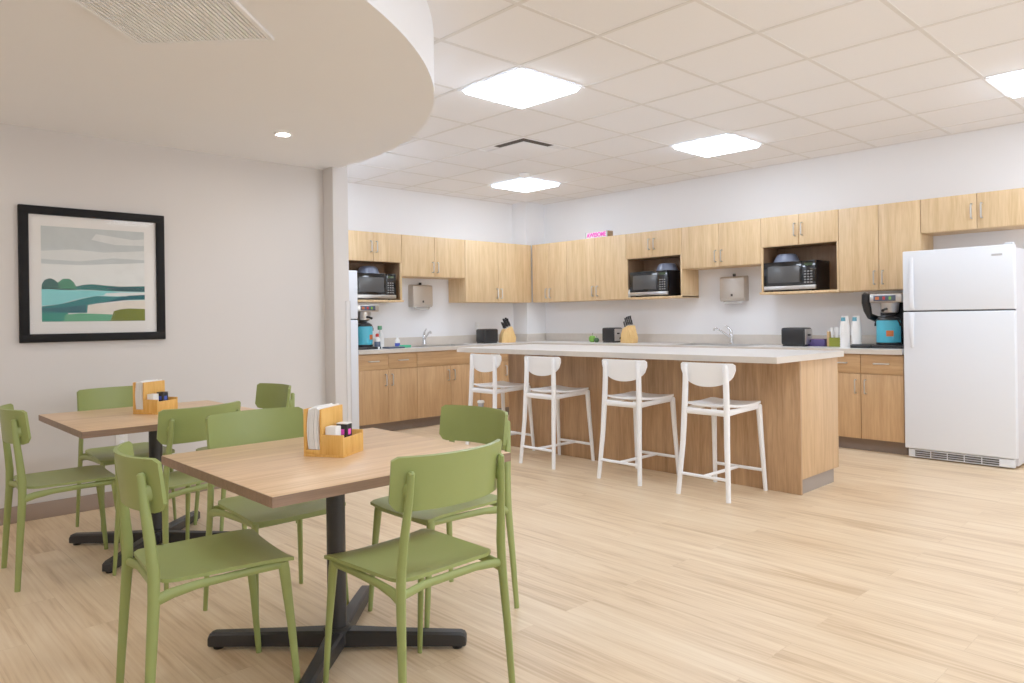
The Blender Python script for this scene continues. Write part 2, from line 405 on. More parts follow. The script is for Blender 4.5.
pp('land', 4, (176, 498), (250, 488), (330, 466), (400, 452), (490, 455), (520, 452), (500, 472), (400, 484), (362, 492), (360, 524), (176, 528))
pp('land2', 5, (500, 458), (540, 450), (612, 446), (612, 466), (540, 468), (480, 474), (420, 482))
pp('land2', 5, (176, 506), (260, 502), (352, 490), (352, 520), (250, 522), (176, 518))
pp('sand', 6, (362, 490), (420, 486), (500, 478), (560, 470), (612, 468), (612, 520), (470, 530), (358, 526))
pp('teal', 5, (176, 526), (280, 524), (280, 562), (176, 564))
pp('grass', 6, (268, 532), (330, 526), (470, 530), (470, 560), (280, 562), (262, 560))
pp('olive', 8, (456, 560), (466, 534), (472, 516), (500, 508), (540, 504), (612, 506), (612, 560))
b.obj('painting', None, t, smooth=False)
MB().box(fw-.004, W-fw+.004, -.0205, -.019, fw-.004, H-fw+.004).obj('glass_pane', 'glass', t, smooth=False)

# ------------------------------------------------------------------ wall outlets
def outlet(label, loc, rz):
    t = thing('wall_outlet', label, 'outlet', loc, rz)
    MB().box(-.036, .036, -.006, 0, -.058, .058, .003).obj('cover_plate', 'white_pl', t)
    for s in (-1, 1):
        b = MB().lathe([(.016, 0), (.016, .003), (.014, .004), (0, .004)], n=16, mat=Matrix.Translation((0, -.005, s*.022)) @ Matrix.Rotation(PI/2, 4, 'X'))
        b.obj('socket', 'white_metal', t)
    return t
outlet('white wall outlet on the dining wall below the farther table', (1.415, YD, .43), 0)
outlet('white outlet on the back wall above the black toaster', (6.08, YW, 1.085), 0)

# ------------------------------------------------------------------ cabinets
def handle(parent, x, z, vert=True, L=.115, y=0):
    b = MB(); h = L/2; r = .0065; d = .03
    if vert: pts = [(x, y, z-h), (x, y-d*.8, z-h), (x, y-d, z-h+.008), (x, y-d, z+h-.008), (x, y-d*.8, z+h), (x, y, z+h)]
    else: pts = [(x-h, y, z), (x-h, y-d*.8, z), (x-h+.008, y-d, z), (x+h-.008, y-d, z), (x+h, y-d*.8, z), (x+h, y, z)]
    return b.tube(pts, r, 8).obj('handle', 'steel', parent)
def upper_cabinet(label, loc, rz, w, h, split=None, niche=0, depth=.328, hz='low', ext=(0, 0), grp='wall cabinets'):
    """origin: front left bottom corner; local x along the front, y into the wall"""
    t = thing('wall_cabinet', label, 'cabinet', loc, rz, grp)
    b = MB(); T = .018; e = .001; d = depth
    if niche:
        b.box(e, T, 0, d, 0, niche, .001, m='cab').box(w-T, w-e, 0, d, 0, niche, .001, m='cab')
        b.box(T, w-T, d-.01, d, T, niche, m='niche').box(T+.0002, T+.0012, .02, d-.01, T, niche, m='niche').box(w-T-.0012, w-T-.0002, .02, d-.01, T, niche, m='niche')  # back and thin side liners carry the painted recess shade
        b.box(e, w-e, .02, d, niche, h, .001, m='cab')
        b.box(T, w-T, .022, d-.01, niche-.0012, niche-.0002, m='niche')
        c = MB(); c.box(e-ext[0], w-e+ext[1], -.004, d, -.004, T, .002).obj('shelf', 'cab', t)
    else: b.box(e, w-e, .02, d, 0, h, .001)
    if not niche: b.mats = ['cab']
    b.obj('carcass', 'cab', t)
    split = split or w/2; g = .0026
    z0 = niche+.0 if niche else 0
    for x0, x1, hx in ((0, split, split-.035), (split, w, split+.035)):
        dd = MB().box(x0+g, x1-g, 0, .019, z0+g, h-g, .0012).obj('door', 'cab', t)
        hzv = z0+.11 if hz == 'low' else z0+(h-z0)/2
        handle(dd, hx, hzv)
    return t
ZU, ZT = 1.388, 2.14
HT = ZT-ZU; YF = YW-.33; XF = XW-.33; NI = 1.847-ZU; ZM = 1.69
# back wall (left in the photo)
upper_cabinet('short oak wall cabinet over the leftmost microwave niche, beside the column', (3.945, YF, ZU), 0, .754, HT, .385, NI-.025, ext=(0, .02), hz='mid')
upper_cabinet('oak wall cabinet with raised bottom above the left sink and towel dispenser', (4.699, YF, ZM-.015), 0, .917, ZT-ZM+.015, .46)
upper_cabinet('tall oak wall cabinet on the back wall, ending in the corner', (5.616, YF, ZU), 0, XF-5.616, HT, .541)
# right wall
def RU(lab, y0, y1, z, split, **k): return upper_cabinet(lab, (XF, y0, z), RW, y0-y1, ZT-z, y0-split, **k)
RU('tall oak wall cabinet on the right wall next to the corner', XF-.04+.012 if False else 6.712, 6.106, ZU, 6.42)
RU('tall two-door oak wall cabinet under the pink lettered block', 6.106, 5.187, ZU, 5.647)
RU('oak wall cabinet with the middle microwave in its open niche', 5.187, 4.433, ZU, 4.818, niche=NI, hz='mid', ext=(0, 0))
RU('oak wall cabinet with raised bottom above the right sink and towel dispenser', 4.433, 3.521, ZM, 3.985)
RU('oak wall cabinet with the rightmost microwave in its open niche', 3.521, 2.764, ZU, 3.138, niche=NI, hz='mid', ext=(.02, 0))
RU('tall oak wall cabinet above the right coffee brewer, left of the white refrigerator', 2.764, 2.08, ZU, 2.419)
RU('short oak wall cabinet above the large white refrigerator', 2.08, 1.252, 1.851, 1.666, hz='mid')

def base_cabinet(label, loc, rz, w, drawers=2, split=None, depth=.588, grp='base cabinets'):
    t = thing('base_cabinet', label, 'cabinet', loc, rz, grp)
    Z0, ZD, Z1 = .108, .667, .838; d = depth; e = .001
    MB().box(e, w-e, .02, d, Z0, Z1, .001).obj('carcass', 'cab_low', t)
    MB().box(e, w-e, .075, d, 0, Z0).obj('toe_kick', 'toe', t, smooth=False)
    split = split or w/2; g = .0026
    for x0, x1, hx in ((0, split, split-.04), (split, w, split+.04)):
        dd = MB().box(x0+g, x1-g, 0, .019, Z0+g, ZD-g, .0012).obj('door', 'cab_low', t); handle(dd, hx, ZD-.11)
        if drawers == 2:
            q = MB().box(x0+g, x1-g, 0, .019, ZD+g, Z1-.008, .0012).obj('drawer', 'cab_h', t); handle(q, (x0+x1)/2, (ZD+Z1)/2+.005, False)
    if drawers == 0: MB().box(g, w-g, 0, .019, ZD+g, Z1-.008, .0012).obj('false_front', 'cab_h', t)
    return t
YBF, XBF = YW-.6, XW-.6
base_cabinet('oak base cabinet with two drawers under the left coffee brewer', (3.95, YBF, 0), 0, .742)
base_cabinet('oak sink base cabinet with two doors under the left sink', (4.692, YBF, 0), 0, .93, 0)
base_cabinet('oak base cabinet at the kitchen corner on the back wall', (5.622, YBF, 0), 0, .84)
def RB(lab, y0, y1, dr=2): return base_cabinet(lab, (XBF, y0, 0), RW, y0-y1, dr)
RB('oak base cabinet with two drawers directly left of the large white refrigerator', 2.825, 2.139)
RB('oak base cabinet behind the island, second from the large refrigerator', 3.52, 2.825)
RB('oak sink base cabinet behind the island under the right sink', 4.44, 3.52, 0)
RB('oak base cabinet behind the island under the knife block', 5.2, 4.44)
RB('oak base cabinet behind the island under the green apple', 6.0, 5.2)

# worktop along both walls with two sinks
ZK = .88; kz = .838
xk, yk = XBF-.03, YBF-.03
b = MB()
def slab(x0, x1, y0, y1): b.box(x0, x1, y0, y1, kz+.001, ZK, m='counter')
SR = (6.52, 6.92, 3.62, 4.40)   # right sink cut-out
SL = (4.80, 5.52, 6.50, 6.90)   # left sink cut-out
slab(xk, SR[0], 2.14, yk); slab(SR[1], XW, 2.14, YW-.26); slab(SR[0], SR[1], 2.14, SR[2]); slab(SR[0], SR[1], SR[3], yk)
slab(3.95, SL[0], yk, YW); slab(SL[0], SL[1], yk, SL[2]); slab(SL[0], SL[1], SL[3], YW); slab(SL[1], 6.72, yk, YW); slab(6.72, 6.92, yk, 6.80)
b.box(3.95, xk, yk-.002, yk, kz, ZK-.0005, m='counter_edge'); b.box(xk-.002, xk, 2.14, yk, kz, ZK-.0005, m='counter_edge')
wt = thing('worktop', 'pale stone-look worktop running along both kitchen walls', 'countertop')
b.obj('counter_slab', None, wt, smooth=False)
MB().box(3.95, 6.72, YW-.018, YW, ZK, ZK+.1, .003).box(XW-.018, XW, 2.14, 6.80, ZK, ZK+.1, .003).box(6.702, 6.72, 6.80, YW-.018, ZK, ZK+.1, .003).box(6.702, XW-.018, 6.782, 6.80, ZK, ZK+.1, .003).obj('backsplash', 'counter_edge', wt)
def sink(label, x0, x1, y0, y1):
    t = thing('sink', label, 'sink', (0, 0, 0))
    r = .02; b = MB()
    b.box(x0-r, x1+r, y0-r, y0+.006, ZK, ZK+.004, .0015).box(x0-r, x1+r, y1-.006, y1+r, ZK, ZK+.004, .0015).box(x0-r, x0+.006, y0, y1, ZK, ZK+.004, .0015).box(x1-.006, x1+r, y0, y1, ZK, ZK+.004, .0015)
    b.obj('rim', 'steel', t)
    b = MB(); c = .003; zb = kz+.006
    b.box(x0+c, x1-c, y0+c, y0+c+.003, zb, ZK).box(x0+c, x1-c, y1-c-.003, y1-c, zb, ZK).box(x0+c, x0+c+.003, y0+c, y1-c, zb, ZK).box(x1-c-.003, x1-c, y0+c, y1-c, zb, ZK).box(x0+c, x1-c, y0+c, y1-c, zb-.002, zb)
    b.obj('bowl', 'steel', t, smooth=False)
    MB().lathe([(.03, zb), (.03, zb+.003), (.012, zb+.001), (0, zb+.001)], (x0+x1)/2, (y0+y1)/2).obj('drain', 'chrome', t)
    return t
sink('stainless sink in the right wall worktop behind the island', *SR)
sink('stainless sink in the back wall worktop under the left dispenser', *SL)
def faucet(label, loc, rz):
    t = thing('faucet', label, 'faucet', loc, rz)   # spout towards local -x
    MB().lathe([(.03, 0), (.03, .006), (.024, .012), (.021, .05), (.021, .10), (.017, .115), (0, .118)]).obj('faucet_body', 'chrome', t)
    MB().tube([(0, 0, .07), (-.06, 0, .10), (-.14, 0, .15), (-.18, 0, .165), (-.20, 0, .158), (-.205, 0, .14)], [.013, .012, .011, .011, .011, .011]).obj('spout', 'chrome', t)
    MB().tube([(0, 0, .11), (0, 0, .135), (-.015, .0, .16), (-.05, 0, .185), (-.075, 0, .195)], [.018, .017, .012, .009, .007]).obj('lever', 'chrome', t)
    return t
faucet('chrome single-lever faucet at the right sink behind the island', (6.965, 3.985, ZK+.001), R(90+180))
faucet('chrome single-lever faucet at the left sink', (5.16, 6.955, ZK+.001), R(75))

# ------------------------------------------------------------------ island
t = thing('kitchen_island', 'oak-panelled kitchen island with four white stools in front', 'island', (0, 0, 0))
IX0, IX1, IY0, IY1, IZ = 4.63, 5.22, 2.16, 4.94, .88
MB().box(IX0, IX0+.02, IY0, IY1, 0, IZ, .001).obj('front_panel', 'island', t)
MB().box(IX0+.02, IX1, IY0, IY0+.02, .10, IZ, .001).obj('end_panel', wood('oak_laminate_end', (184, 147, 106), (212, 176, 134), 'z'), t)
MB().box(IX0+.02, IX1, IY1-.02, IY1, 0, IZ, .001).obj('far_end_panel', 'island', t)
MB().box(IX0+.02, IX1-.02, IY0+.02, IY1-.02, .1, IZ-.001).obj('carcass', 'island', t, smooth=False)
MB().box(IX0+.02, IX1-.06, IY0+.012, IY1-.03, 0, .1).obj('toe_kick', plain('grey_toe_base', (150, 138, 128), .6), t, smooth=False)
for k in range(4):
    w = (IY1-IY0)/4; dd = MB().box(IX1-.02, IX1-.001, IY0+w*k+.003, IY0+w*(k+1)-.003, .11, .86, .001).obj('door', 'cab_low', t)
b = MB()
TX0, TX1, TY0, TY1 = 4.255, 5.25, 2.13, 5.23
b.box(TX0, TX1, TY0, TY1, IZ+.0005, .92, m='counter')
b.box(TX0-.002, TX0, TY0-.002, TY1+.002, IZ+.0005, .9195, m='counter_edge').box(TX0, TX1, TY0-.002, TY0, IZ+.0005, .9195, m='counter_edge').box(TX0, TX1, TY1, TY1+.002, IZ+.0005, .9195, m='counter_edge').box(TX1, TX1+.002, TY0-.002, TY1+.002, IZ+.0005, .9195, m='counter_edge')
tag(b.obj('island_countertop', None, smooth=False), 'long pale stone-look countertop overhanging the oak island', 'countertop')

# ------------------------------------------------------------------ bar stools
def rounded_lo(hw, z0, rz, rx):
    """lower outline of a D shape: flat bottom at z0 with corner ellipses rx wide, rz high"""
    def f(s):
        a = max(0, abs(s)-(hw-rx))/rx
        return z0+rz*(1-math.sqrt(max(0, 1-min(1, a)**2)))
    return f
def make_stool():
    t = thing('bar_stool', '', 'stool', group='white bar stools along the island')
    for s in (-1, 1):
        l = MB().tube([(-.235, s*.185, 0), (-.205, s*.163, .35), (-.19, s*.155, .6), (-.186, s*.15, .75), (-.19, s*.148, .85), (-.19, s*.148, .862)], [.015, .018, .020, .019, .016, .011], 12, ell=(1, 1, (1, 0, 0))).obj('leg', 'stool', t)
        MB().tube([(-.236, s*.1856, 0), (-.235, s*.185, .012)], [.012, .0135], 10).obj('foot_glide', 'slot', l)
        l = MB().tube([(.235, s*.19, 0), (.21, s*.177, .35), (.197, s*.17, .575), (.197, s*.17, .585)], [.0135, .017, .020, .014], 12, ell=(1, 1, (1, 0, 0))).obj('leg', 'stool', t)
        MB().tube([(.2356, s*.1904, 0), (.235, s*.19, .012)], [.011, .0122], 10).obj('foot_glide', 'slot', l)
    S = [-.2+.4*k/24 for k in range(25)]
    cv = lambda y: .05*(1-(y/.2)**2)
    MB().sheet(S, rounded_lo(.2003, .718, .118, .19), lambda s: .874-.012*max(0, (abs(s)-.185)/.015)**2, lambda s, z: ((-.150-cv(s)*.55-(z-.75)*.08, s, z), (1, .3*s, 0)), .012, 8).obj('backrest', 'stool', t)
    def seat(x, v):
        hw = .178+.012*(x+.19)/.4
        y = v*hw; z = .588+.014*v*v-.010*math.sin(PI*(x+.19)/.4)
        if x < -.12: z += .012*((-.12-x)/.07)
        return ((x, y, z), (0, 0, 1))
    S = [-.175+.385*k/18 for k in range(19)]
    cr = lambda x: 1-.16*max(0, (-.12-x)/.055)**2-.10*max(0, (x-.18)/.03)**2
    MB().sheet(S, lambda x: -cr(x), lambda x: cr(x), seat, .014, 12).obj('seat', 'stool', t)
    b = MB()
    for s in (-1, 1): b.tube([(-.192, s*.155, .555), (-.05, s*.162, .562), (.195, s*.168, .57)], [.021, .018, .018], 10, ell=(1, .6, (0, 0, 1)))
    b.tube([(-.192, -.155, .555), (-.192, .155, .555)], .020, 10, ell=(1, .6, (0, 0, 1))).tube([(.193, -.168, .568), (.193, .168, .568)], .014, 10, ell=(1, .7, (0, 0, 1)))
    b.obj('seat_frame', 'stool', t)
    b = MB().tube([(-.223, -.176, .138), (-.223, .176, .138)], .011, 10).tube([(.225, -.184, .138), (.225, .184, .138)], .011, 10).tube([(-.223, 0, .138), (.225, 0, .138)], .011, 10)
    b.obj('footrest', 'stool', t)
    return t
ST = make_stool()
for k, (y, lab) in enumerate([(2.585, 'white bar stool nearest the right end of the island'), (3.27, 'second white bar stool from the right end of the island'),
                              (4.095, 'third white bar stool from the right end of the island'), (4.785, 'white bar stool at the left end of the island, partly behind green chair')]):
    if k == 0: place(ST, (4.368, y, 0)); ST['label'] = lab
    else: dup(ST, (4.368, y, 0), 0, lab)

# ------------------------------------------------------------------ dining chairs
def make_chair():
    t = thing('dining_chair', '', 'chair', group='green dining chairs')
    for s in (-1, 1):
        MB().tube([(-.225, s*.213, 0), (-.212, s*.205, .22), (-.200, s*.197, .40), (-.199, s*.194, .48), (-.207, s*.188, .57), (-.219, s*.179, .68), (-.225, s*.174, .755), (-.2255, s*.173, .761)],
                  [.0100, .0125, .0145, .0145, .0132, .012, .0105, .006], 14, ell=(1.15, .85, (1, 0, 0))).obj('leg', 'green', t)
        MB().tube([(.216, s*.190, 0), (.198, s*.184, .22), (.180, s*.177, .40), (.176, s*.175, .428)], [.0085, .0112, .0150, .015], 14, ell=(1.15, .85, (1, 0, 0))).obj('leg', 'green', t)
        MB().tube([(-.218, s*.178, .70), (-.196, s*.178, .703)], [.009, .009], 10, ell=(2.6, .9, (.2, 0, 1))).obj('back_spacer', 'green', t)
    hw = .212
    S = [-hw+2*hw*k/28 for k in range(29)]
    lo = rounded_lo(hw+.0005, .645, .034, .032); hi = lambda s: .800-.014*(1-math.sqrt(max(0, 1-max(0, (abs(s)-(hw-.013))/.0135)**2)))
    bx = lambda s, z: (-.243+.070*(abs(s)/hw)**2.2-(z-.70)*.12, s, z)
    MB().sheet(S, lo, hi, lambda s, z: (bx(s, z), (1, -.5*s/hw, .18)), .012, 8).obj('backrest', 'green', t)
    def seat(x, v):
        hwx = .182+.020*(x+.2)/.42
        z = .443-.012*(1-v*v)*math.sin(PI*min(1, max(0, (x+.2)/.42)))
        if x > .125: z -= .016*((x-.125)/.08)**2*(1-.6*abs(v)**3)
        if x < -.14: z += .006*((-.14-x)/.06)
        return ((x, v*hwx, z), (0, 0, 1))
    S = [-.19+.395*k/22 for k in range(23)]
    cr = lambda x: 1-.24*(1-math.sqrt(max(0, 1-max(0, (-.145-x)/.0455)**2)))-.05*(1-math.sqrt(max(0, 1-max(0, (x-.192)/.0135)**2)))
    MB().sheet(S, lambda x: -cr(x), lambda x: cr(x), seat, .011, 12).obj('seat', 'green', t)
    b = MB()
    for s in (-1, 1): b.tube([(-.200, s*.196, .400), (-.15, s*.190, .411), (-.08, s*.186, .418), (.05, s*.181, .420), (.176, s*.176, .420)], [.017, .015, .0125, .0115, .0125], 12, ell=(1.05, .75, (0, 0, 1)))
    b.tube([(-.199, -.194, .414), (-.185, -.1, .420), (-.185, .1, .420), (-.199, .194, .414)], .012, 10, ell=(1.1, .7, (0, 0, 1)))
    b.tube([(.176, -.176, .414), (.176, .176, .414)], .010, 10)
    b.obj('seat_frame', 'green', t)
    return t
CH = make_chair()
chairs = [((.888, 2.357), -6, 'green chair in front of the nearer table, at its left side'),
          ((1.346, 1.889), 92, 'foreground green chair seen from behind, at the near right side of the nearer table'),
          ((1.823, 2.368), 180, 'green chair at the right side of the nearer table, facing the dining wall end'),
          ((1.345, 2.826), -90, 'green chair on the far side of the nearer table, behind the bamboo caddy'),
          ((.85, 4.07), -2, 'green chair at the left side of the farther table, cut by the left edge'),
          ((1.226, 3.624), 105, 'green chair between the two tables, seen from behind, facing the farther table'),
          ((1.79, 4.19), 180, 'green chair at the right end of the farther table against the dining wall backdrop'),
          ((1.285, 4.625), -90, 'green chair between the farther table and the dining wall, below the picture')]
for k, ((x, y), a, lab) in enumerate(chairs):
    if k == 0: place(CH, (x, y, 0), R(a)); CH['label'] = lab
    else: dup(CH, (x, y, 0), R(a), lab)

# ------------------------------------------------------------------ tables
def make_table():
    t = thing('dining_table', '', 'table', group='square dining tables')
    h = .449
    top = MB().box(-h, h, -h, h, .668, .70, .002).obj('tabletop', 'table', t)
    MB().box(-h-.0015, h+.0015, -h-.0015, -h+.001, .6685, .6985, m='table_edge').box(-h-.0015, h+.0015, h-.001, h+.0015, .6685, .6985, m='table_edge').box(-h-.0015, -h+.001, -h, h, .6685, .6985, m='table_edge').box(h-.001, h+.0015, -h, h, .6685, .6985, m='table_edge').obj('edge_band', None, top, smooth=False)
    MB().lathe([(.0335, .05), (.0335, .655)], n=28).obj('column', 'black', t)
    MB().box(-.16, .16, -.16, .16, .655, .668, .002).obj('mounting_plate', 'black', t)
    b = MB()
    for k in range(4):
        a = R(45+90*k); m = Matrix.Rotation(a, 4, 'Z')
        bb = MB()
        sec = [(.0, .034, .014, .070), (.05, .032, .014, .070), (.18, .027, .014, .066), (.448, .0225, .012, .060), (.462, .022, .012, .055), (.468, .019, .015, .046)]
        q = bmesh.new(); rings = []
        for x, hw, z0, z1 in sec: rings.append([q.verts.new(m @ Vector(p)) for p in ((x, -hw, z0), (x, hw, z0), (x, hw, z1-.008), (x, hw-.008, z1), (x, -hw+.008, z1), (x, -hw, z1-.008))])
        for A, B in zip(rings, rings[1:]):
            for j in range(6): q.faces.new((A[j], A[(j+1) % 6], B[(j+1) % 6], B[j]))
        q.faces.new(rings[-1]); q.faces.new(rings[0][::-1]); bmesh.ops.recalc_face_normals(q, faces=q.faces[:])
        b.merge(q)
    b.lathe([(.05, .026), (.05, .074), (.042, .08), (.0, .08)], n=28)
    base = b.obj('cross_base', 'black', t)
    for k in range(4):
        a = R(45+90*k)
        MB().lathe([(.018, 0), (.020, .006), (.012, .010), (.012, .03)], .435*math.cos(a), .435*math.sin(a), 14).obj('foot_glide', 'black_pl', base)
    return t
TB = make_table()
T1, T2 = (1.343, 2.358), (1.292, 4.152)
place(TB, (T1[0], T1[1], 0)); TB['label'] = 'nearer square wood-topped dining table on a black cross base'
dup(TB, (T2[0], T2[1], 0), 0, 'farther square wood-topped dining table near the dining wall')

# bamboo caddies with napkins and packets
def caddy(loc, rz, lab, nlab, wlab, klab, label_mat):
    t = thing('napkin_caddy', lab, 'caddy', loc, rz, 'bamboo table caddies')
    # local: x away from the viewer along the boards, y towards the napkin side
    MB().box(-.07, .07, -.072, .072, 0, .008, .001).obj('base', 'bamboo', t)
    MB().box(-.07, .07, .063, .072, .008, .155, .002).obj('outer_board', 'bamboo', t)
    MB().box(-.07, .07, .004, .013, .008, .155, .002).obj('middle_board', 'bamboo', t)
    b = MB(); b.box(-.07, -.062, -.072, .004, .008, .072, .001).box(.062, .07, -.072, .004, .008, .072, .001).box(-.062, .062, -.072, -.064, .008, .062, .001)
    b.obj('tray', 'bamboo', t)
    MB().box(-.07, -.062, .013, .063, .008, .022, .001).obj('napkin_lip', 'bamboo', t)
    KS = 1.09; t.scale = (KS,)*3
    m = Matrix.Translation(loc) @ Matrix.Rotation(rz, 4, 'Z') @ Matrix.Scale(KS, 4)
    b = MB()
    for k in range(9):
        y = .0165+.0046*k; w = .0016*math.sin(k*1.7)
        S = [-.066+.126*i/8 for i in range(9)]
        b.sheet(S, lambda s: .0235, lambda s: .156+.004*math.sin(s*30+k), lambda s, z, y=y, w=w: ((s, y+.005*math.sin((z-.03)*28)+w, z), (0, 1, 0)), .0036, 8)
    n = b.obj('napkin_stack', 'paper'); place(n, loc, rz); n.scale = (KS,)*3; tag(n, nlab, 'napkins', kind='stuff')
    p = m @ Vector((-.040, -.020, .009))
    q = place(MB().box(-.018, .018, -.019, .019, 0, .088, .002).obj('sugar_box', 'white_pl'), p, rz); q.scale = (KS,)*3; tag(q, wlab, 'packet box')
    p = m @ Vector((.008, -.034, .009))
    k = thing('spice_jar', klab, 'jar', p, rz); k.scale = (KS,)*3
    MB().box(-.018, .018, -.020, .020, 0, .09, .003).obj('body', 'black_pl', k)
    MB().box(-.0182, -.0178, -.010, .008, .056, .074).box(-.010, .008, -.0204, -.0200, .056, .074).obj('label_patch', label_mat, k)
    MB().box(-.0184, -.018, -.008, .010, .036, .046).obj('green_mark', 'lime', k)
    MB().box(-.018, .018, -.02, .02, .0905, .094, .001).obj('lid', 'white_pl' if label_mat == 'pink' else 'black_pl', k)
    return t
caddy((1.347, 2.37, .70), R(31), 'bamboo napkin caddy on the nearer table', 'white paper napkins standing in the caddy on the nearer table',
      'small white packet box in the caddy on the nearer table', 'black box with a colourful label in the caddy on the nearer table', 'pink')
caddy((1.305, 4.185, .70), R(31), 'bamboo napkin caddy on the farther table', 'white paper napkins standing in the caddy on the farther table',
      'small white packet box in the caddy on the farther table', 'black box in the caddy on the farther table', 'blue')

# ------------------------------------------------------------------ refrigerators
def fridge(label, loc, rz, w=.77, full=True):
    """origin floor front left; local x along front, y into the wall"""
    t = thing('refrigerator', label, 'refrigerator', loc, rz)
    MB().box(.004, w-.004, .072, .62, .02, 1.665, .006).obj('cabinet', 'fridge_side', t)
    MB().box(.01, w-.01, .062, .073, .08, 1.66).obj('gasket', 'gasket', t, smooth=False)
    d1 = MB().box(0, w, 0, .062, .082, 1.190, .009, seg=3).obj('fresh_food_door', 'fridge', t)
    d2 = MB().box(0, w, 0, .062, 1.201, 1.684, .009, seg=3).obj('freezer_door', 'fridge', t)
    for d, zs in ((d1, [(1.182, .012), (1.165, .026), (1.1, .034), (1.0, .032), (.93, .022), (.90, .010)]), (d2, [(1.209, .012), (1.225, .026), (1.29, .034), (1.42, .030), (1.56, .018), (1.63, .008)])):
        MB().tube([(.068, -y+.01, z) for z, y in zs], [.022, .022, .02, .018, .015, .012], 14, ell=(1, .5, (1, 0, 0))).obj('handle', 'fridge', d)
    g = MB().box(.02, w-.02, .022, .07, .012, .074, .003).obj('base_grille', 'fridge', t)
    b = MB()
    for r in range(3):
        for k in range(5): b.box(.07+.118*k, .07+.118*k+.110, .0195, .0225, .020+.017*r, .032+.017*r)
    b.obj('grille_slots', 'grille', g, smooth=False)
    if full:
        MB().box(w-.062, w-.008, .004, .06, 1.684, 1.700, .005).obj('hinge_cover', 'fridge', t)
        MB().box(w-.145, w-.075, -.0025, .001, 1.605, 1.621, .001).obj('badge', plain('grey_badge', (186, 186, 190), .35), d2)
    MB().lathe([(.018, 0), (.018, .02)], .06, .1, 12).lathe([(.018, 0), (.018, .02)], w-.06, .1, 12).lathe([(.018, 0), (.018, .02)], .06, .55, 12).lathe([(.018, 0), (.018, .02)], w-.06, .55, 12).obj('feet', 'black_pl', t)
    return t
fridge('large white top-freezer refrigerator at the right end of the cabinets', (6.423, 2.121, 0), RW)
fridge('white refrigerator half hidden behind the column by the left coffee brewer', (3.145, 6.37, 0), 0, .765, False)

# ------------------------------------------------------------------ microwaves and bowls
def microwave():
    t = thing('microwave', '', 'microwave', group='black microwaves in the cabinet niches')
    w, d, h = .515, .31, .288
    MB().box(0, w, .02, d, .012, h, .004).obj('housing', 'black_pl', t)
    MB().box(0, w*.74, 0, .02, .056, h-.002, .003).obj('door', 'black_gl', t)
    MB().box(.045, w*.70, -.001, .001, .085, h-.045, .0005).obj('window', 'grey_win', t)
    cp = MB().box(w*.742, w, 0, .02, .056, h-.002, .003).obj('control_panel', 'black_gl', t)
    MB().box(w*.79, w*.95, -.001, .001, h-.05, h-.025).obj('display', plain('clock_display', (52, 66, 40), .3), cp)
    b = MB()
    for r in range(5):
        for c in range(3): b.box(w*.785+.03*c, w*.785+.03*c+.02, -.001, .001, .075+.026*r, .075+.026*r+.012)
    b.obj('buttons', plain('grey_buttons', (128, 128, 128), .5), cp, smooth=False)
    MB().box(0, w, -.004, .02, .016, .054, .003).obj('steel_strip', 'steel', t)
    b = MB()
    for x in (.05, w-.05):
        for y in (.06, d-.05): b.lathe([(.014, 0), (.014, .012)], x, y, 12)
    b.obj('feet', 'black_pl', t)
    return t
mw = microwave(); ZN = ZU+.0185
def bowl():
    t = thing('microwave_cover', '', 'bowl', group='grey bowls on the microwaves')
    MB().lathe([(.118, 0), (.116, .02), (.10, .06), (.085, .078), (.06, .083), (0, .084)], n=32).obj('dome', 'grey_pl', t)
    MB().lathe([(.122, 0), (.124, .004), (.122, .010), (.116, .010)], n=32).obj('rim', 'grey_pl', t)
    return t
bw = bowl()
place(mw, (4.105, YF+.005, ZN)); mw['label'] = 'black microwave in the left cabinet niche beside the column'
dup(mw, (XF+.003, 5.135, ZN), RW, 'black microwave in the middle cabinet niche')
dup(mw, (XF+.003, 3.496, ZN), RW, 'black microwave in the right cabinet niche near the refrigerator')
place(bw, (4.36, YF+.16, ZN+.2885)); bw['label'] = 'upturned blue-grey bowl on the left microwave'
dup(bw, (XF+.16, 4.73, ZN+.2885), 0, 'upturned blue-grey bowl on the middle microwave')
dup(bw, (XF+.16, 3.335, ZN+.2885), 0, 'upturned blue-grey bowl on the right microwave')
t = thing('water_bottle', 'small clear bottle standing left of the middle microwave', 'bottle', (XF+.016, 5.153, ZN))
MB().lathe([(.013, 0), (.015, .006), (.015, .06), (.008, .08), (.008, .09)], n=18).obj('body', 'steel', t)
MB().lathe([(.009, .09), (.009, .102), (0, .102)], n=16).obj('cap', 'black_pl', t)

# ------------------------------------------------------------------ towel dispensers
def dispenser():
    t = thing('paper_towel_dispenser', '', 'towel dispenser', group='steel paper towel dispensers')
    b = MB(); w = .28
    sec = [(0, 0), (0, .255), (-.02, .265), (-.09, .255), (-.1, .24), (-.105, .03), (-.09, .0)]
    mt = Matrix(((0, 0, 1, 0), (1, 0, 0, 0), (0, 1, 0, 0), (0, 0, 0, 1)))
    b.prism(sec, -w/2, w/2, mat=mt, bev=.002).obj('housing', 'steel_d', t)
    MB().tube([(-w/2+.03, -.07, .0), (-w/2+.05, -.085, -.02), (w/2-.05, -.085, -.02), (w/2-.03, -.07, 0)], .012, 10).obj('outlet_lip', 'steel', t)
    MB().box(-.1, .1, -.072, -.068, -.03, .01).obj('paper_towel', 'paper', t, smooth=False)
    MB().box(-.012, .012, -.06, -.03, .258, .29, .003).obj('lock_tab', 'black_pl', t)
    MB().box(-.012, .012, -.107, -.1, .05, .075, .002).obj('window_slot', 'slot', t)
    return t
dp = dispenser()
place(dp, (5.155, YW, 1.335)); dp['label'] = 'steel paper towel dispenser on the back wall above the left sink'
dup(dp, (XW, 3.975, 1.335), RW, 'steel paper towel dispenser on the right wall above the right sink')

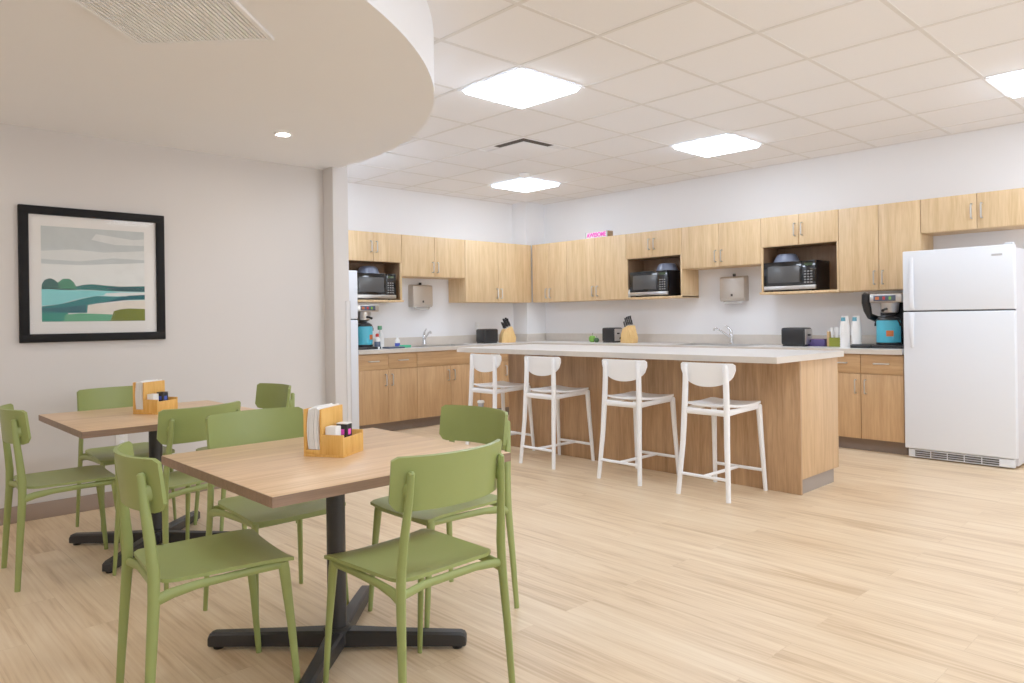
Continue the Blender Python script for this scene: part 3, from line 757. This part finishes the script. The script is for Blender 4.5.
# ------------------------------------------------------------------ toasters
def toaster():
    t = thing('toaster', '', 'toaster', group='black toasters')
    L, d, h = .235, .17, .178
    MB().box(0, L, 0, d, .012, h, .02, seg=3).obj('body', 'black_pl', t)
    b = MB()
    for y in (.045, .105): b.box(.04, L-.04, y, y+.026, h-.003, h+.001)
    b.obj('slots', 'slot', t, smooth=False)
    e = MB().box(L-.004, L+.006, .012, d-.012, .02, h-.014, .004).obj('end_plate', 'steel', t)
    MB().box(L+.006, L+.026, .05, .085, .10, .118, .003).obj('lever', 'black_pl', e)
    MB().lathe([(.014, 0), (.013, .012), (0, .012)], n=14, mat=Matrix.Translation((L+.006, .11, .05)) @ Matrix.Rotation(PI/2, 4, 'Y')).obj('knob', 'black_pl', e)
    MB().box(.012, L-.012, .012, d-.012, 0, .012).obj('base', 'black', t, smooth=False)
    return t
ts = toaster()
place(ts, (6.70, 3.31, ZK), RW); ts['label'] = 'black toaster with a steel end on the right worktop near the paper cups'
dup(ts, (6.80, 5.61, ZK), RW, 'black toaster beside the knife block on the right worktop').scale = (.8, 1, 1)
dup(ts, (5.92, 6.74, ZK), 0, 'black toaster beside the knife block on the back wall worktop')

# ------------------------------------------------------------------ knife blocks
def knife_block(label, loc, rz, klab, grp):
    t = thing('knife_block', label, 'knife block', loc, rz)
    # side profile in local x (lean) / z
    prof = [(-.10, 0), (.09, 0), (.10, .06), (.045, .205), (-.055, .165), (-.085, .10)]
    mt = Matrix(((1, 0, 0, 0), (0, 0, 1, 0), (0, 1, 0, 0), (0, 0, 0, 1)))
    MB().prism(prof, -.055, .055, mat=mt, bev=.004).obj('block', 'block', t)
    b = MB(); top = Matrix.Translation((-.005, 0, .187)) @ Matrix.Rotation(R(-21.8), 4, 'Y')
    for r in (-.028, 0, .028):
        for c in (-.03, .006, .038): b.box(c-.010, c+.010, r-.0015, r+.0015, -.002, .0006, mat=top)
    b.obj('knife_slots', 'slot', t, smooth=False)
    m = Matrix.Translation(loc) @ Matrix.Rotation(rz, 4, 'Z') @ top
    first = None
    for r in (-.028, 0, .028):
        for c in (-.03, .006, .038):
            L = .085+.03*(c > 0)+.008*math.sin(40*r+9*c)
            if first is None:
                k = thing('kitchen_knife', klab, 'knife', group=grp); first = k
                MB().tube([(0, 0, .012), (.002, 0, .04), (-.001, 0, .075), (.003, 0, .10)], [.009, .0095, .009, .010], 10, ell=(1.25, .8, (1, 0, 0))).obj('knife_handle', 'black_pl', k)
                MB().box(-.008, .008, -.001, .001, .0007, .013).obj('blade_bolster', 'steel', k, smooth=False)
            else: k = dup(first, (0, 0, 0), 0, klab)
            k.matrix_world = m @ Matrix.Translation((c, r, 0)) @ Matrix.Diagonal((1, 1, L/.1, 1))
    return t
knife_block('pale wooden knife block with black-handled knives on the right worktop', (6.82, 5.215, ZK), R(-105), 'black-handled knife in the block on the right worktop', 'knives in the right block')
knife_block('pale wooden knife block with black-handled knives on the back wall worktop', (6.305, 6.74, ZK), R(-20), 'black-handled knife in the block on the back wall worktop', 'knives in the back wall block')

# ------------------------------------------------------------------ fruit and lettered block
def apple(name, label, loc, r, mat):
    t = thing(name, label, 'fruit', loc)
    MB().lathe([(0, .06*r), (.45*r, 0), (.8*r, .25*r), (r, .85*r), (.92*r, 1.35*r), (.6*r, 1.75*r), (.25*r, 1.78*r), (0, 1.65*r)], n=24).obj('flesh', mat, t)
    MB().tube([(0, 0, 1.66*r), (.05*r, 0, 2.1*r), (.2*r, 0, 2.5*r)], [.09*r, .07*r, .09*r], 8).obj('stem', 'dgreen', t)
apple('green_apple', 'bright green apple standing left of the right wall toaster', (6.85, 5.80, ZK), .045, 'lime')
apple('green_pear', 'smaller dark green fruit between the bright apple and the toaster', (6.80, 5.69, ZK), .032, 'dgreen')
t = thing('lettered_block', 'small wooden block with pink capital letters on top of the wall cabinets', 'sign', (XF+.03, 5.815, ZT), RW)
MB().box(0, .34, 0, .105, 0, .075, .002).obj('wood_block', 'brown_wood', t)
MB().box(0, .34, -.003, .0, .002, .073).obj('face_board', 'paper', t, smooth=False)
MB().box(0, .012, -.004, -.003, .002, .073).box(.328, .34, -.004, -.003, .002, .073).obj('edge_stripe', 'sage', t, smooth=False)
cu = bpy.data.curves.new('lettering', 'FONT'); cu.body = 'AWESOME'; cu.size = .072; cu.extrude = .001; cu.offset = .0030; cu.align_x = 'CENTER'
tmp = bpy.data.objects.new('tmp_text', cu); C.objects.link(tmp)
bpy.context.view_layer.update()
me = bpy.data.meshes.new_from_object(tmp.evaluated_get(bpy.context.evaluated_depsgraph_get()))
bpy.data.objects.remove(tmp); me.materials.clear(); me.materials.append(M['pink'])
xs = [v.co.x for v in me.vertices]; kx = .30/(max(xs)-min(xs)); cxm = (max(xs)+min(xs))/2
for v in me.vertices: v.co = Vector((.17+(v.co.x-cxm)*kx, -.0045-v.co.z, .012+v.co.y))
lo_ = bpy.data.objects.new('lettering', me); C.objects.link(lo_); lo_.parent = t

# ------------------------------------------------------------------ coffee brewers and airpots
def brewer(label, loc, rz, mirror=1):
    """origin: counter, centre front; local y into the wall, x to the viewer's right"""
    t = thing('coffee_brewer', label, 'coffee maker', loc, rz)
    MB().box(-.14, .14, .0, .36, 0, .028, .006).obj('base', 'black_pl', t)
    MB().box(-.12, .12, .24, .36, .028, .40, .006).obj('column', 'black_pl', t)
    MB().box(-.13, .13, .02, .36, .395, .47, .008).obj('head', 'steel', t)
    p = MB().box(-.095, .085, .017, .021, .408, .458, .001).obj('control_panel', 'dark_item', t)
    MB().box(-.08, -.05, .015, .018, .42, .446, m='orange').box(-.02, .0, .015, .018, .42, .446, m='red').box(.03, .05, .015, .018, .42, .446, m='lime').obj('buttons', 'orange', p, smooth=False)
    MB().lathe([(.04, .29), (.07, .31), (.078, .394), (0, .394)], 0, .12, 24).obj('brew_basket', 'steel', t)
    MB().tube([(0, .045, .34), (0, .0, .335), (0, -.04, .325)], [.012, .011, .013], 10).obj('basket_handle', 'black_pl', t)
    MB().tube([(-.165, .12, .27), (-.175, .10, .33), (-.185, .09, .40), (-.185, .09, .47), (-.18, .09, .485)], [.022, .034, .036, .034, .018], 18).obj('water_tap', 'black_pl', t)
    MB().tube([(-.165, .12, .28), (-.13, .2, .25), (-.10, .26, .25)], [.028, .03, .03], 12).obj('tap_bracket', 'black_pl', t)
    return t
def airpot(label, loc, rz):
    t = thing('airpot', label, 'airpot', loc, rz)
    MB().lathe([(.098, .0), (.1, .004), (.1, .02), (.096, .022)], n=32).obj('foot_ring', 'black_pl', t)
    MB().lathe([(.095, .022), (.096, .03), (.096, .2), (.092, .212)], n=32).obj('body', 'teal', t)
    MB().lathe([(.092, .212), (.094, .218), (.086, .235), (.05, .246), (0, .248)], n=32).obj('lid', 'black_pl', t)
    pts = [(.102*math.cos(a), -.012-.05*math.sin(a)*.6, .165+.085*math.sin(a)) for a in [PI*k/12 for k in range(13)]]
    MB().tube(pts, .008, 8, ell=(1, 1.4, (0, 0, 1))).obj('carry_handle', 'black_pl', t)
    b = MB(); S = [R(-82+34*k/6) for k in range(7)]
    b.sheet(S, lambda s: .075, lambda s: .125, lambda s, z: ((.0972*math.cos(s), .0972*math.sin(s), z), (math.cos(s), math.sin(s), 0)), .001, 2)
    b.obj('orange_sticker', 'orange', t)
    return t
brewer('black and steel coffee brewer on the right worktop beside the refrigerator', (6.62, 2.335, ZK), RW)
airpot('turquoise airpot under the right coffee brewer', (6.74, 2.345, ZK+.0285), RW)
brewer('black and steel coffee brewer on the back wall worktop beside the half hidden refrigerator', (4.145, 6.53, ZK), 0)
airpot('turquoise airpot under the left coffee brewer', (4.145, 6.65, ZK+.0285), 0)
# drip tray, cups, bins right worktop
t = thing('drip_tray', 'flat black tray in front of the right coffee brewer', 'tray', (6.60, 2.535, ZK), RW)
MB().box(-.085, .085, 0, .14, 0, .03, .006).obj('pan', 'black_pl', t)
MB().box(-.075, .075, .01, .13, .0302, .034, .001).obj('grid', 'grille', t)
CUP = thing('paper_cup', 'topmost white paper cup with a coloured print in the left cup stack', 'cup')
MB().lathe([(.028, 0), (.040, .108), (.043, .11), (.043, .115), (.038, .115), (.0265, .004), (0, .004)], n=24).obj('cup_wall', 'paper', CUP)
bd = MB(); S = [R(150+100*k/8) for k in range(9)]
prnt = bd.sheet(S, lambda s: .010, lambda s: .045, lambda s, z: (((.028+.0112*z/.1)*math.cos(s)*1.012, (.028+.0112*z/.1)*math.sin(s)*1.012, z), (math.cos(s), math.sin(s), 0)), .0008, 3)
# stacks are upside down cups; the print shows on the topmost one
def flip(o, loc): o.location = (loc[0], loc[1], loc[2]+.115); o.rotation_euler = (PI, 0, 0)
bd.obj('printed_band', plain('cup_print', (86, 150, 170), .6, noise=.6, nscale=60), CUP)
base_cup = thing('paper_cup', '', 'cup', group='paper cups in the left stack')
base_cup.children
cw = CUP.children[0].copy(); C.objects.link(cw); cw.parent = base_cup; cw.name = 'cup_wall'
for s, (x, y, nm) in enumerate([(6.66, 2.685, 'left'), (6.68, 2.594, 'right')]):
    lab = f'white paper cup nested below the printed one in the {nm} cup stack'
    for k in range(11):
        if s == 0 and k == 0: c = base_cup; c['label'] = lab
        else: c = dup(base_cup, (0, 0, 0), 0, lab, f'paper cups in the {nm} stack')
        flip(c, (x, y, ZK+.0152*k))
    if s == 0: c = CUP; c['group'] = 'printed top cups'
    else: c = dup(CUP, (0, 0, 0), 0, 'topmost white paper cup with a coloured print in the right cup stack')
    flip(c, (x, y, ZK+.0152*11))
t = thing('condiment_bin', 'olive green bin holding stirrers beside the paper cup stacks', 'bin', (6.78, 2.825, ZK), RW)
b = MB(); b.box(-.055, .055, 0, .12, 0, .006).box(-.055, .055, 0, .005, .006, .08).box(-.055, .055, .115, .12, .006, .08).box(-.055, -.05, .005, .115, .006, .08).box(.05, .055, .005, .115, .006, .08)
b.obj('bin_walls', 'olive', t, smooth=False)
MB().tube([(-.055, 0, .081), (.055, 0, .081), (.055, .12, .081), (-.055, .12, .081)], .004, 8, close=True).obj('rim', 'olive', t)
k0 = None
for k, (dx, dy, h, lean) in enumerate([(-.035, .04, .17, -8), (-.02, .07, .16, -3), (0, .05, .175, 2), (.02, .08, .165, 6), (.03, .04, .155, 9)]):
    p = Matrix.Translation((6.78, 2.825, ZK)) @ Matrix.Rotation(RW, 4, 'Z') @ Vector((dx, dy, .007))
    lab = 'tall white sugar stick leaning in the olive bin'
    if k0 is None:
        o = MB().box(-.010, .010, -.004, .004, 0, .17, .002).obj('sugar_stick', 'paper'); k0 = o; tag(o, lab, 'sugar stick', 'sticks in the olive bin')
    else: o = k0.copy(); C.objects.link(o)
    o.location = p; o.rotation_euler = (0, R(lean*.5), RW)
t = tag(MB().box(-.012, .012, -.02, .02, 0, .14, .003).obj('paper_packet', 'tan'), 'tan paper packet standing left of the olive bin', 'packet'); place(t, (6.84, 2.905, ZK), RW)
t = thing('tea_box', 'low purple tea box between the toaster and the olive bin', 'box', (6.80, 3.005, ZK), RW)
MB().box(-.085, .075, 0, .11, 0, .062, .002).obj('carton', 'purple', t)
MB().box(-.07, .06, .01, .1, .062, .07, .001).obj('tea_bags', plain('mixed_tea_bags', (120, 90, 130), .7, noise=.6, nscale=50), t)

# ------------------------------------------------------------------ left worktop small things
t = thing('syrup_bottle', 'white bottle with a red cap standing beside the left airpot', 'bottle', (4.255, 6.56, ZK))
MB().lathe([(.03, 0), (.032, .01), (.032, .1), (.014, .125), (.014, .135)], n=20).obj('body', 'white_pl', t)
MB().lathe([(.0325, .025), (.0328, .03), (.0328, .075), (.0325, .08)], n=20).obj('label_band', 'dark_item', t)
MB().lathe([(.018, .13), (.018, .155), (.008, .165), (0, .165)], n=16).obj('cap', 'red', t)
t = thing('spray_bottle', 'tall white bottle with a green top behind the red-capped bottle', 'bottle', (4.40, 6.72, ZK))
MB().lathe([(.036, 0), (.038, .01), (.038, .13), (.02, .17), (.012, .19), (.012, .2)], n=20).obj('body', 'white_pl', t)
MB().box(-.03, .016, -.012, .012, .2, .245, .005).obj('trigger_head', plain('green_trigger', (84, 160, 120), .5), t)
t = tag(MB().box(-.1, .1, -.07, .07, 0, .018, .006).obj('drain_tray', 'dark_item'), 'flat dark blue-grey tray left of the left sink', 'tray'); place(t, (4.46, 6.56, ZK), 0)
t = thing('soap_bottle', 'small clear soap bottle with a blue label beside the green sponge', 'bottle', (4.62, 6.72, ZK))
MB().lathe([(.026, 0), (.028, .008), (.028, .08), (.012, .1), (.012, .112)], n=20).obj('body', 'paper', t)
MB().lathe([(.0285, .015), (.0288, .02), (.0288, .045), (.0285, .05)], n=20).obj('label_band', 'blue', t)
MB().tube([(0, 0, .112), (0, 0, .135), (-.025, 0, .138)], [.008, .006, .005], 8).obj('pump', 'white_pl', t)
t = tag(MB().box(-.06, .06, -.036, .036, 0, .03, .008).obj('sponge', 'sponge'), 'green sponge at the edge of the left sink', 'sponge'); place(t, (4.64, 6.60, ZK), R(10))
t = thing('cup_holder_tag', 'small grey cup-shaped thing with a white lid hanging under the leftmost bar stool', 'tag', (4.176, 4.815, .378))
MB().lathe([(.020, 0), (.027, .072), (0, .072)], n=18).obj('grey_cup', plain('grey_cup_shell', (168, 172, 180), .5), t)
MB().lathe([(.031, .072), (.032, .085), (.026, .092), (0, .092)], n=18).obj('white_lid', 'white_pl', t)
MB().tube([(0, 0, .092), (0, 0, .166)], .002, 6).obj('cord', 'slot', t)

# ------------------------------------------------------------------ camera
F, TH, CYP, RL, CAMH = 728., .812, 318.8, -.014, 1.18
fw_ = Vector((math.cos(TH), math.sin(TH), 0)); rt = Vector((math.sin(TH), -math.cos(TH), 0)); up = Vector((0, 0, 1))
r3 = math.cos(RL)*rt+math.sin(RL)*up; u3 = -math.sin(RL)*rt+math.cos(RL)*up
cam = bpy.data.cameras.new('camera'); co = bpy.data.objects.new('camera', cam); C.objects.link(co)
co.matrix_world = Matrix(((r3.x, u3.x, -fw_.x, 0), (r3.y, u3.y, -fw_.y, 0), (r3.z, u3.z, -fw_.z, CAMH), (0, 0, 0, 1)))
cam.sensor_width = 36; cam.lens = F/1024*36; cam.shift_y = -(341.5-CYP)/1024; cam.clip_start = .05
sc.camera = co
w = bpy.data.worlds.new('world'); sc.world = w; w.use_nodes = True
w.node_tree.nodes['Background'].inputs[0].default_value = (1, 1, 1, 1); w.node_tree.nodes['Background'].inputs[1].default_value = .3
sc.view_settings.view_transform = 'Standard'; sc.view_settings.look = 'None'; sc.view_settings.exposure = .05; sc.view_settings.gamma = 1.18
sc.cycles.max_bounces = 10; sc.cycles.diffuse_bounces = 6; sc.cycles.sample_clamp_indirect = 8
